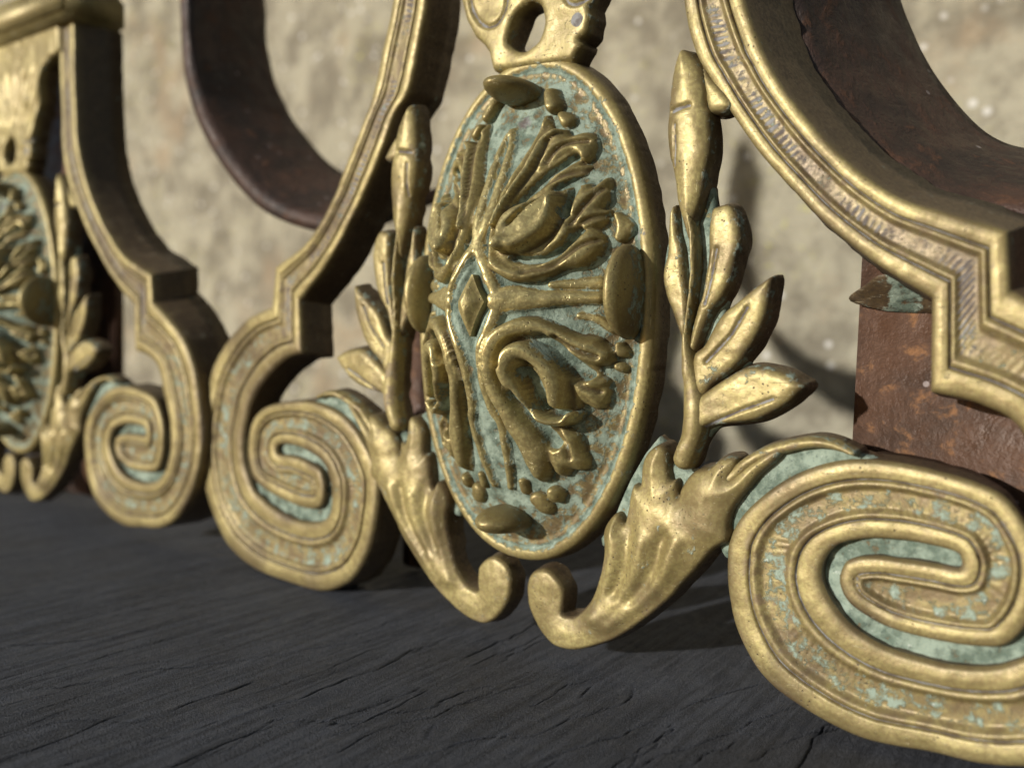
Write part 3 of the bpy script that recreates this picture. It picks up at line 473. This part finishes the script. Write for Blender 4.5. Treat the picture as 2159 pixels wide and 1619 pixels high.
def make_medallion(parent):
    cache = {}
    def height(u, v, F):
        h, rid, lg, r = ground(u, v); g = np.full(u.shape, 9.)
        for L in LEAVES: g = np.minimum(g, leaf_rel(L, u, v)[1])
        r = oval_f(u, v)
        cache.update(rid=rid, lg=lg, r=r, g=g)
        return h - rnd(F, .008) + (vnoise(u, v, 80, 31) * .0016 + vnoise(u, v, 25, 32) * .0015) * (.15 + .85 * sst(.022, .045, r))
    def verd(u, v, F):
        c = cache; near = sst(.034, .002, c['g'])
        x = .12 + .40 * near - .25 * sst(.04, .02, c['r']) + .65 * np.exp(-((c['r'] - .021) / .004) ** 2)
        x = x * sst(.010, .003, c['rid']) + .12; x = np.maximum(x, .75 * sst(0., .004, c['lg']))
        x += .28 * sst(.05, .12, c['r']) * sst(.010, .002, c['rid'])
        return np.where(F < .012, .12, x)
    o = relief('medallion', lambda X, Y: oval_f(X, Y), height, (OU - OA - .01, OU + OA + .01, OV_ - OB - .01, OV_ + OB + .01), .0024, BRASS, parent, depth=.040, draft=.15,
               attrs={'verd': verd, 'dirt': lambda u, v, F: .35 * np.exp(-((cache['r'] - .021) / .003) ** 2) + .62 * np.exp(-(((u - .014) / .020) ** 2 + ((v - .432) / .020) ** 2)) + .5 * np.exp(-(((u - .194) / .010) ** 2 + ((v - .268) / .010) ** 2)), 'wear': lambda u, v, F: np.where(F < .018, .45, .1) + 1.2 * sst(.004, .010, cache['rid'])})
    for k, L in enumerate(LEAVES):
        pts = np.vstack([P[:, :2] for P, _ in L['st'] + L['poly']])
        def field(X, Y, L=L): return -leaf_rel(L, X, Y)[1] + .0008
        st = {}
        def height(u, v, F, L=L):
            h, g = leaf_rel(L, u, v); st['h'] = h
            return ground(u, v)[0] + h - .0012 + vnoise(u, v, 90, 41) * .0012
        relief('acanthus_leaf', field, height, (pts[:, 0].min() - .03, pts[:, 0].max() + .03, pts[:, 1].min() - .03, pts[:, 1].max() + .03), .0022, BRASS, o,
               attrs={'verd': lambda u, v, F, L=L: .45 * sst(.004, .0, F) + .12 * sst(.016, .004, st['h']) + .75 * leaf_val(L, u, v), 'dirt': lambda u, v, F: .10 + 0 * u, 'tarnish_shade': lambda u, v, F, L=L: np.clip(.55 * sst(.012, .002, st['h']) + .8 * leaf_crease(L, u, v), 0, .9), 'wear': lambda u, v, F: .68 + .55 * sst(.012, .036, st['h'])})  # creases darkened in colour to deepen the shading of the relief
    lz = np.array(G['lozenge']); cx = lz.mean(0)
    def lh(u, v, F): return dome(u, v) + .003 + .010 * sst(0, .012, F)
    relief('lozenge', lambda X, Y: sdf(lz, X, Y), lh, bbox(lz), .0018, BRASS, o, depth=-.09, draft=0., attrs={'verd': lambda u, v, F: .05 + 0 * u, 'dirt': lambda u, v, F: 0 * u, 'wear': lambda u, v, F: .6 + 0 * u})
    for (cu, cy, cv), (ru, ry, rv) in (((.184, -.020, .188), (.017, .060, .064)), ((-.192, -.018, .188), (.019, .050, .064)), ((-.006, -.030, .480), (.033, .070, .018)), ((-.004, -.030, -.150), (.037, .064, .021))):
        n, m = 28, 40; vs = []
        for i in range(n + 1):
            ph = math.pi * i / n
            for j in range(m):
                th = 2 * math.pi * j / m; d = 1 + .03 * math.sin(3 * th + 7 * cu + 2 * ph)
                vs.append((cu + ru * d * math.sin(ph) * math.cos(th), cy - ry * math.cos(ph), cv + rv * d * math.sin(ph) * math.sin(th)))
        fs = [(i * m + j, i * m + (j + 1) % m, (i + 1) * m + (j + 1) % m, (i + 1) * m + j) for i in range(n) for j in range(m)]
        wv = np.array([sst(.2, .9, np.array(-(v[1] - cy) / ry)) for v in vs])
        build('boss', vs, fs, BRASS, o, True, {'verd': np.clip(.40 - wv, .02, 1), 'dirt': np.full(len(vs), .16), 'wear': .2 + .6 * wv, 'tarnish_shade': .45 - .3 * wv})
    return o

def puffy(name, P, parent, y, H, r, depth, res=.0022, veins=(), verd0=.12, seed=0, smooth=5, round_=.006, wear0=.25, keel=.0):
    """cast leaf or plate: outline P swelling to height H over inset r, lying at face level y"""
    Q = crom(P, smooth, True); f = lambda X, Y: sdf(Q, X, Y)
    def hh(u, v, F):
        h = y + H * np.clip(1 - (1 - np.clip(F / r, 0, 1)) ** 2, 0, 1) ** .6 - rnd(F, round_)
        for p, rad, d in veins: h = h + d * np.exp(-(seg_t(p, u, v) / rad) ** 2)
        return h + vnoise(u, v, 30, seed + 50) * .0012 + vnoise(u, v, 120, seed + 51) * .0005
    return relief(name, f, hh, bbox(Q), res, BRASS, parent, depth, .2,
                  attrs={'verd': lambda u, v, F: verd0 + .32 * sst(.008, 0., F), 'dirt': lambda u, v, F: sum([.7 * np.exp(-(seg_t(p, u, v) / rad) ** 2) * (d < 0) for p, rad, d in veins], .08 + 0 * u), 'wear': lambda u, v, F: wear0 + .3 * sst(0, r, F), 'tarnish_shade': lambda u, v, F: np.clip(.75 * sst(.0055, .001, F) + .45 * sst(.15, .6, vnoise(u, v, 26, seed + 77)), 0, 1)})

def make_sprig(parent, side):
    m = (lambda P: np.array(P, float)) if side > 0 else mir
    s = lambda P: m(P)
    Q = m(G['base'])
    base = puffy('sprig', Q, parent, -.012, .004, .01, .022, verd0=.80, seed=1, smooth=3, wear0=0.)
    V = lambda P: s(np.array(P))
    A, B, C, D = (np.array(G[k]) for k in ('leafA', 'leafB', 'leafC', 'leafD'))
    mid = lambda P, a, b, c: (P[a] * .6 + P[c] * .4, P[b])
    def vein(P, i, j, k, l): return V([P[i], (P[i] + P[j]) / 2 * .5 + P[k] * .5, P[l]])
    puffy('leaf', m(A), base, .002, .006, .009, .020, verd0=.10, seed=2)
    puffy('leaf', m(B), base, .004, .008, .013, .020, veins=[(V([[.3045, .243], [.299, .205], [.291, .172]]), .0022, -.004)], verd0=.10, seed=3)
    puffy('leaf', m(C), base, .006, .009, .014, .022, veins=[(V([C[0] * .72 + C[9] * .28, C[0] * .5 + C[9] * .5 + [.004, -.004], C[9] * .8 + C[0] * .2]), .0022, -.005)], verd0=.10, seed=4)
    puffy('leaf', m(D), base, .006, .010, .015, .022, veins=[(V([D[4] * .75 + D[14] * .25, D[4] * .45 + D[14] * .55 + [.002, .003], D[4] * .12 + D[14] * .88]), .0022, -.005)], verd0=.10, seed=5)
    puffy('bud', m(G['bud']), base, .004, .017, .026, .020, veins=[(V([[.2385, .4425 - .02], [.262, .43 - .004]]), .0035, -.006), (V([[.243, .405], [.2445, .375], [.243, .352]]), .0018, -.004)], verd0=.06, seed=6)
    puffy('bridge', m(G['bridge']), base, -.002, .008, .012, .022, verd0=.10, seed=7)
    st = [[p[0], p[1], r] for p, r in zip(G['stem'], G['stemr'])]; st2 = [[p[0], p[1], r] for p, r in zip(G['stem2'], (.003, .0042, .0042, .0035, .0035, .0035))]
    for q, hgt in ((st, .022), (st2, .020)):
        P = np.array(q) if side > 0 else np.array(mirs(q))
        relief('stem', lambda X, Y: -stroke(P, X, Y)[1], lambda u, v, F: -.002 + hgt * prof(stroke(P, u, v)[0]) + vnoise(u, v, 60, 9) * .0015, (P[:, 0].min() - .03, P[:, 0].max() + .03, P[:, 1].min() - .03, P[:, 1].max() + .03), .0022, BRASS, base, .020, .1,
               attrs={'verd': lambda u, v, F: .10 + .3 * sst(.004, 0, F), 'dirt': lambda u, v, F: .1 + 0 * u, 'wear': lambda u, v, F: .2 + 0 * u})
    return base

def make_horn(parent, side):
    m = (lambda P: np.array(P, float)) if side > 0 else mir
    horn = m(G['horn'])
    fl = [(m(f), .012, .006) for f in G['flutes']] + [(m(f), .010, -.006) for f in G['troughs']]
    Q = crom(horn, 4, True)
    def hh(u, v, F):
        h = .004 + (.004 + .011 * sst(-.26, -.16, v)) * np.clip(1 - (1 - np.clip(F / .040, 0, 1)) ** 2, 0, 1) ** .8 - rnd(F, .005)
        body = sst(.16, .06, -v) if False else 1
        for p, r, d in fl: h = h + d * np.exp(-(seg_t(crom(p, 5), u, v) / r) ** 2) * sst(0, .02, F)
        return h + vnoise(u, v, 22, 61) * .0018 + vnoise(u, v, 110, 62) * .0005
    o = relief('cornucopia', lambda X, Y: sdf(Q, X, Y), hh, bbox(Q), .0024, BRASS, parent, .030, .15,
               attrs={'verd': lambda u, v, F: .08 + .30 * sst(.006, 0, F) * sst(-.16, -.05, v), 'dirt': lambda u, v, F: .10 + 0 * u, 'wear': lambda u, v, F: .28 + .3 * sst(.0, .04, F), 'tarnish_shade': lambda u, v, F: np.clip(.6 * sst(.005, .001, F) + .5 * sst(.1, .7, vnoise(u, v, 18, 66)), 0, 1)})
    puffy('calyx_web', m(G['hornweb']), o, -.014, .004, .01, .030, verd0=.85, seed=12, smooth=2, wear0=0.)
    puffy('volute_web', m(G['volweb']), o, -.012, .003, .01, .035, verd0=.92, seed=13, smooth=3, wear0=0.)
    P = np.array([[p[0], p[1], r] for p, r in zip(G['rib'], (.010, .009, .008, .0075, .0075, .007, .006, .004))])
    if side < 0: P = np.array(mirs(P))
    relief('leaf_rib', lambda X, Y: -stroke(P, X, Y)[1], lambda u, v, F: -.006 + .014 * prof(stroke(P, u, v)[0]) + vnoise(u, v, 60, 9) * .002, (P[:, 0].min() - .02, P[:, 0].max() + .02, P[:, 1].min() - .02, P[:, 1].max() + .02), .0024, BRASS, o, .034, .1,
           attrs={'verd': lambda u, v, F: .18 + .3 * sst(.004, 0, F), 'dirt': lambda u, v, F: .15 + 0 * u, 'wear': lambda u, v, F: .2 + 0 * u})
    return o

def make_top(parent):
    R = [(.070, .520), (.086, .540), (.080, .547), (.094, .556), (.099, .575), (.096, .592), (.103, .603), (.118, .640), (.140, .690), (.150, .735), (.165, .770), (.205, .790), (.245, .800), (.245, .865)]
    L = [(-.075, .530), (-.082, .557), (-.094, .571), (-.113, .588), (-.131, .617), (-.144, .653), (-.152, .70), (-.156, .735), (-.170, .770), (-.205, .790), (-.245, .800), (-.245, .865)]
    P = np.array(R + L[::-1]); hole = crom(np.array(G['hole']), 4, True)
    gr = np.array(G['petalgroove']); gr2 = gr * [-1, 1]
    gr, gr2 = crom(gr, 4), crom(gr2 + [.004, .0], 4)
    f = lambda X, Y: np.minimum(sdf(P, X, Y), -sdf(hole, X, Y))
    def hh(u, v, F):
        h = .004 + .005 * np.clip(1 - (1 - np.clip(F / .014, 0, 1)) ** 2, 0, 1) ** .6 - rnd(F, .006)
        h = h + .004 * np.sin(np.arctan2(u, v - .50) * 38) * sst(.635, .68, v) * sst(.80, .75, v)
        for g in (gr, gr2): h = h - .006 * np.exp(-(seg_t(g, u, v) / .003) ** 2)
        return h + vnoise(u, v, 40, 71) * .002
    return relief('palmette', f, hh, bbox(P), .0026, BRASS, parent, .036, .10,
                  attrs={'verd': lambda u, v, F: .08 + .25 * sst(.006, 0, F), 'dirt': lambda u, v, F: .75 * np.exp(-(np.minimum(seg_t(gr, u, v), seg_t(gr2, u, v)) / .003) ** 2) + np.exp(-(np.hypot(u - .079, v - .574) / .011) ** 4), 'wear': lambda u, v, F: .45 + 0 * u})

def bar_box(name, x0, x1, y0, y1, z0, z1, r, mat, parent, attrs=True):
    bm = bmesh.new(); bmesh.ops.create_cube(bm, size=1)
    for v in bm.verts: v.co = Vector(((x0 + x1) / 2 + v.co.x * (x1 - x0), (y0 + y1) / 2 + v.co.y * (y1 - y0), (z0 + z1) / 2 + v.co.z * (z1 - z0)))
    bmesh.ops.bevel(bm, geom=bm.edges[:], offset=r, segments=3, affect='EDGES')
    me = bpy.data.meshes.new(name); bm.to_mesh(me); bm.free()
    me.polygons.foreach_set('use_smooth', [True] * len(me.polygons))
    if attrs:
        for k, val in (('verd', .12), ('dirt', .1), ('wear', .4)):
            at = me.attributes.new(k, 'FLOAT', 'POINT'); at.data.foreach_set('value', np.full(len(me.vertices), val, dtype=np.float32))
    return link(me, name, mat, parent)

def strap(name, curve, y0, y1, lift, thick, mat, parent, rear=None):
    """flat iron strip bent along a curve, its width running back from the casting"""
    C = crom(np.array(curve, float), 10); t = np.gradient(C, axis=0); t /= np.hypot(*t.T)[:, None]; nrm = np.stack([-t[:, 1], t[:, 0]], 1)
    D = C + [0, lift] if rear is None else crom(np.array(rear, float), 10)
    vs = []; N = len(C); m = 12
    for i in range(N):
        for j in range(m + 1):
            f = j / m; yy = y0 + (y1 - y0) * f; sag = .006 * math.sin(f * math.pi)
            p = C[i] * (1 - f) + D[i] * f
            vs.append((p[0] + nrm[i, 0] * sag, yy + .004 * math.sin(i * .9) * (f - .5), p[1] + nrm[i, 1] * sag))
        for j in range(m + 1):
            f = 1 - j / m; yy = y0 + (y1 - y0) * f
            p = C[i] * (1 - f) + D[i] * f
            vs.append((p[0] - nrm[i, 0] * thick, yy, p[1] - nrm[i, 1] * thick))
    w = 2 * (m + 1)
    fs = [(i * w + j, i * w + (j + 1) % w, (i + 1) * w + (j + 1) % w, (i + 1) * w + j) for i in range(N - 1) for j in range(w)]
    fs += [tuple(range(w))[::-1], tuple((N - 1) * w + j for j in range(w))]
    return build(name, vs, fs, mat, parent, True)

def andiron(name):
    root = bpy.data.objects.new(name, None); COL.objects.link(root)
    nR, nL = len(G['Ra']), len(G['La'])
    cR, cL = G['Rcorner'], G['Lcorner']
    scroll('scroll_frame', G['Ra'], G['Rb'], cR, root, (cR[1] + 7, cR[1] + 25), 0, True)
    scroll('scroll_frame', G['La'], G['Lb'], cL, root, (cL[1] + 7, cL[1] + 25), 0, False)
    make_medallion(root)
    for sd_ in (1, -1):
        make_sprig(root, sd_); make_horn(root, sd_)
    make_top(root)
    bar_box('top_rail', -.36, .335, -.045, .115, .862, .945, .012, BRASS, root)
    return root

main = andiron('andiron')
main.matrix_world = BASE @ Matrix.Scale(S, 4)
def copy_tree(o, parent=None):
    c = o.copy(); COL.objects.link(c)
    if parent is not None: c.parent = parent
    for ch in list(o.children): copy_tree(ch, c)
    return c
other = copy_tree(main)
other.matrix_world = BASE @ Matrix.Scale(S, 4) @ Matrix.Translation((-1.644, -.068, -.012)) @ Matrix.Rotation(.0529, 4, 'Z')

# rusted iron behind each casting
strap('iron_strap', [(.325, .93), (.330, .74), (.340, .62), (.368, .51), (.42, .415), (.49, .345), (.57, .30), (.66, .285), (.80, .29)], .108, .36, 0, .022, SHADED_IRON, main,
      rear=[(.372, .93), (.385, .80), (.410, .68), (.440, .595), (.479, .519), (.538, .441), (.593, .407), (.69, .385), (.82, .39)])
strap('iron_strap', [(.52, 1.25), (.503, 1.08), (.505, .912), (.528, .74), (.622, .583), (.796, .436), (1.0, .372), (1.12, .37)], .17, .40, .095, .03, SHADED_IRON, other)
bar_box('iron_plate', .447, 1.10, .114, .15, -.335, .272, .006, IRON2, main, False)
bar_box('iron_plate', -.30, .105, .20, .24, -.37, .93, .006, IRON, other, False)
bar_box('iron_plate', -.46, -.405, .20, .24, -.36, .13, .006, IRON2, main, False)
# a leaf of the back side curling out past the scroll
lf = [(.440, .183), (.462, .199), (.490, .212), (.530, .200), (.560, .178), (.54, .168), (.500, .168), (.470, .172)]
Q = crom(np.array(lf), 5, True)
relief('back_leaf', lambda X, Y: sdf(Q, X, Y), lambda u, v, F: -.085 + 1.1 * (v - .19) - rnd(F, .002), bbox(Q), .003, BRASS, main, None, .1,
       attrs={'verd': lambda u, v, F: .1 + .75 * sst(.028, .01, np.abs(u - .505 - (v - .18) * .4)), 'dirt': lambda u, v, F: .1 + 0 * u, 'tarnish_shade': lambda u, v, F: 1. + 0 * u, 'wear': lambda u, v, F: 0 * u})  # painted dark in place of its shade, and tilted to catch less sun

for o in list(main.children) + list(other.children):
    if o.name.startswith('iron_strap'): o['label'] = 'dark rusted iron strap bent in a curve behind the brass'
    if o.name.startswith('iron_plate'): o['label'] = 'rust-brown iron plate standing behind the brass'
    if o.name.startswith('back_leaf'): o['label'] = 'dark pointed leaf tip with a patch of green corrosion'
main['label'] = 'sharp nearer brass andiron front with its whole oval medallion in view'; main['category'] = 'andiron'; main['group'] = 'pair of brass andirons'
other['label'] = 'blurred farther brass andiron front, only its right half in view at left'; other['category'] = 'andiron'; other['group'] = 'pair of brass andirons'

# ------------------------------------------------------------------ the board they stand on
def board():
    res = .0045
    xs = np.concatenate([np.arange(-4.2, -1.3, .03), np.arange(-1.3, -.75, .003), np.arange(-.75, .62, .0012), np.arange(.62, 2.2, .03)])
    ys = np.concatenate([np.arange(-1.25, -.8, .03), np.arange(-.8, .15, .007), np.arange(.15, 2.2, .02)])
    X, Y = np.meshgrid(xs, ys, indexing='ij')
    Zh = vnoise(X * 2, Y, 2.2, 81) * .004 + vnoise(X * 5, Y * .5, 6, 82) * .0014 + vnoise(X * 9, Y * .6, 14, 83) * .0007
    rs = np.random.RandomState(5)
    for c in CRACKS:
        P = crom(np.array(c), 6); P[:, 0] += vnoise(P[:, 1] * 3, P[:, 1] * 0, 14, rs.randint(99)) * .004
        w = .0006 + .0005 * rs.rand(); b = (X > P[:, 0].min() - .05) & (X < P[:, 0].max() + .05) & (Y > P[:, 1].min() - .05) & (Y < P[:, 1].max() + .05)
        d = seg_t(P, X[b], Y[b]); Zh[b] -= .006 * np.exp(-(d / w) ** 2) * (.6 + .4 * vnoise(X[b], Y[b], 25, 7))
        Zh[b] += .0006 * np.exp(-((d - .006) / .006) ** 2)
    for k in range(46):
        x0, y0, L = rs.uniform(-.75, .55), rs.uniform(-.78, -.05), rs.uniform(.06, .32); yy = np.linspace(y0, y0 + L, 14)
        P = np.stack([x0 + .012 * np.cumsum(rs.randn(14)) * .35 + (yy - y0) * rs.uniform(-.1, .18), yy], 1); w = .0006 + .0003 * rs.rand()
        b = (X > P[:, 0].min() - .02) & (X < P[:, 0].max() + .02) & (Y > P[:, 1].min() - .02) & (Y < P[:, 1].max() + .02)
        Zh[b] -= rs.uniform(.002, .005) * np.exp(-(seg_t(P, X[b], Y[b]) / w) ** 2)
    V = np.stack([X, Y, Zh], -1).reshape(-1, 3); nx, ny = X.shape; q = np.arange(nx * ny).reshape(nx, ny)
    F = np.stack([q[:-1, :-1], q[1:, :-1], q[1:, 1:], q[:-1, 1:]], -1).reshape(-1, 4).tolist()
    # edges and underside
    x0, x1, y0, y1 = xs[0], xs[-1], ys[0], ys[-1]; n = len(V)
    V = np.vstack([V, [(x0, y0, -.2), (x1, y0, -.2), (x1, y1, -.2), (x0, y1, -.2)]])
    F.append(list(q[::-1, 0]) + [n, n + 1]); F.append(list(q[-1, ::-1]) + [n + 1, n + 2]); F.append(list(q[:, -1]) + [n + 2, n + 3]); F.append(list(q[0, :]) + [n + 3, n]); F.append([n + 3, n + 2, n + 1, n])
    o = build('board', V, F, WOOD, None, True)
    o.scale = (S, S, S); o['kind'] = 'structure'; return o
CRACKS = [[[-0.194,-0.595],[-0.178,-0.519],[-0.16,-0.454],[-0.147,-0.378],[-0.128,-0.33],[-0.132,-0.26],[-0.125,-0.192],[-0.134,-0.101]],[[-0.328,-0.611],[-0.306,-0.541],[-0.237,-0.488],[-0.231,-0.41],[-0.226,-0.329]],[[-0.414,-0.579],[-0.409,-0.533],[-0.399,-0.509]],[[-0.096,-0.522],[-0.099,-0.439],[-0.081,-0.366],[-0.017,-0.309],[-0.023,-0.192]],[[-0.474,-0.556],[-0.463,-0.484],[-0.425,-0.418],[-0.385,-0.348]],[[-0.414,-0.505],[-0.382,-0.411],[-0.325,-0.321],[-0.272,-0.219],[-0.232,-0.135]],[[-0.808,-0.4],[-0.767,-0.282],[-0.679,-0.136]],[[-0.654,-0.475],[-0.571,-0.376],[-0.524,-0.231]],[[-0.017,-0.364],[-0.015,-0.295],[0.023,-0.233],[0.016,-0.204],[0.035,-0.135],[0.061,-0.067]],[[0.071,-0.387],[0.103,-0.325],[0.129,-0.25],[0.168,-0.213],[0.184,-0.14],[0.213,-0.051],[0.189,0.004]],[[0.205,-0.287],[0.228,-0.207],[0.252,-0.147],[0.272,-0.071],[0.292,0.019],[0.329,0.103]],[[0.309,-0.206],[0.317,-0.158],[0.346,-0.102],[0.359,-0.034],[0.379,0.028],[0.396,0.061]],[[0.403,-0.11],[0.434,-0.006],[0.457,0.042]],[[-0.049,-0.337],[-0.043,-0.268],[-0.032,-0.197]],[[0.075,-0.299],[0.054,-0.264]],[[0.161,-0.083],[0.147,-0.039]],[[0.044,-0.2],[0.068,-0.128],[0.078,-0.064]]]
board()

# ------------------------------------------------------------------ stone wall behind
def wall():
    xs = np.arange(-9, 3.2, .05); zs = np.arange(-.02, 6.4, .05); X, Z = np.meshgrid(xs, zs, indexing='ij')
    Yd = 2.1 - vnoise(X, Z, 1.1, 91) * .03 - vnoise(X, Z, 4, 92) * .018 - vnoise(X, Z, 11, 93) * .010
    V = np.stack([X, Yd, Z], -1).reshape(-1, 3); nx, nz = X.shape; q = np.arange(nx * nz).reshape(nx, nz)
    F = np.stack([q[:-1, :-1], q[1:, :-1], q[1:, 1:], q[:-1, 1:]], -1).reshape(-1, 4).tolist()
    n = len(V); b = [(-9, 2.6, -.02), (3.2, 2.6, -.02), (3.2, 2.6, 6.4), (-9, 2.6, 6.4)]; V = np.vstack([V, b])
    F += [[n + 1, n, n + 3, n + 2], list(q[:, -1]) + [n + 2, n + 3], list(q[0, ::-1]) + [n, n + 3][0:2]]
    o = build('stone_wall', V, F, STONE, None, True); o.scale = (S, S, S)
    o['label'] = 'rough tan sandstone wall blurred behind the andirons'; o['category'] = 'wall'; return o
wall()
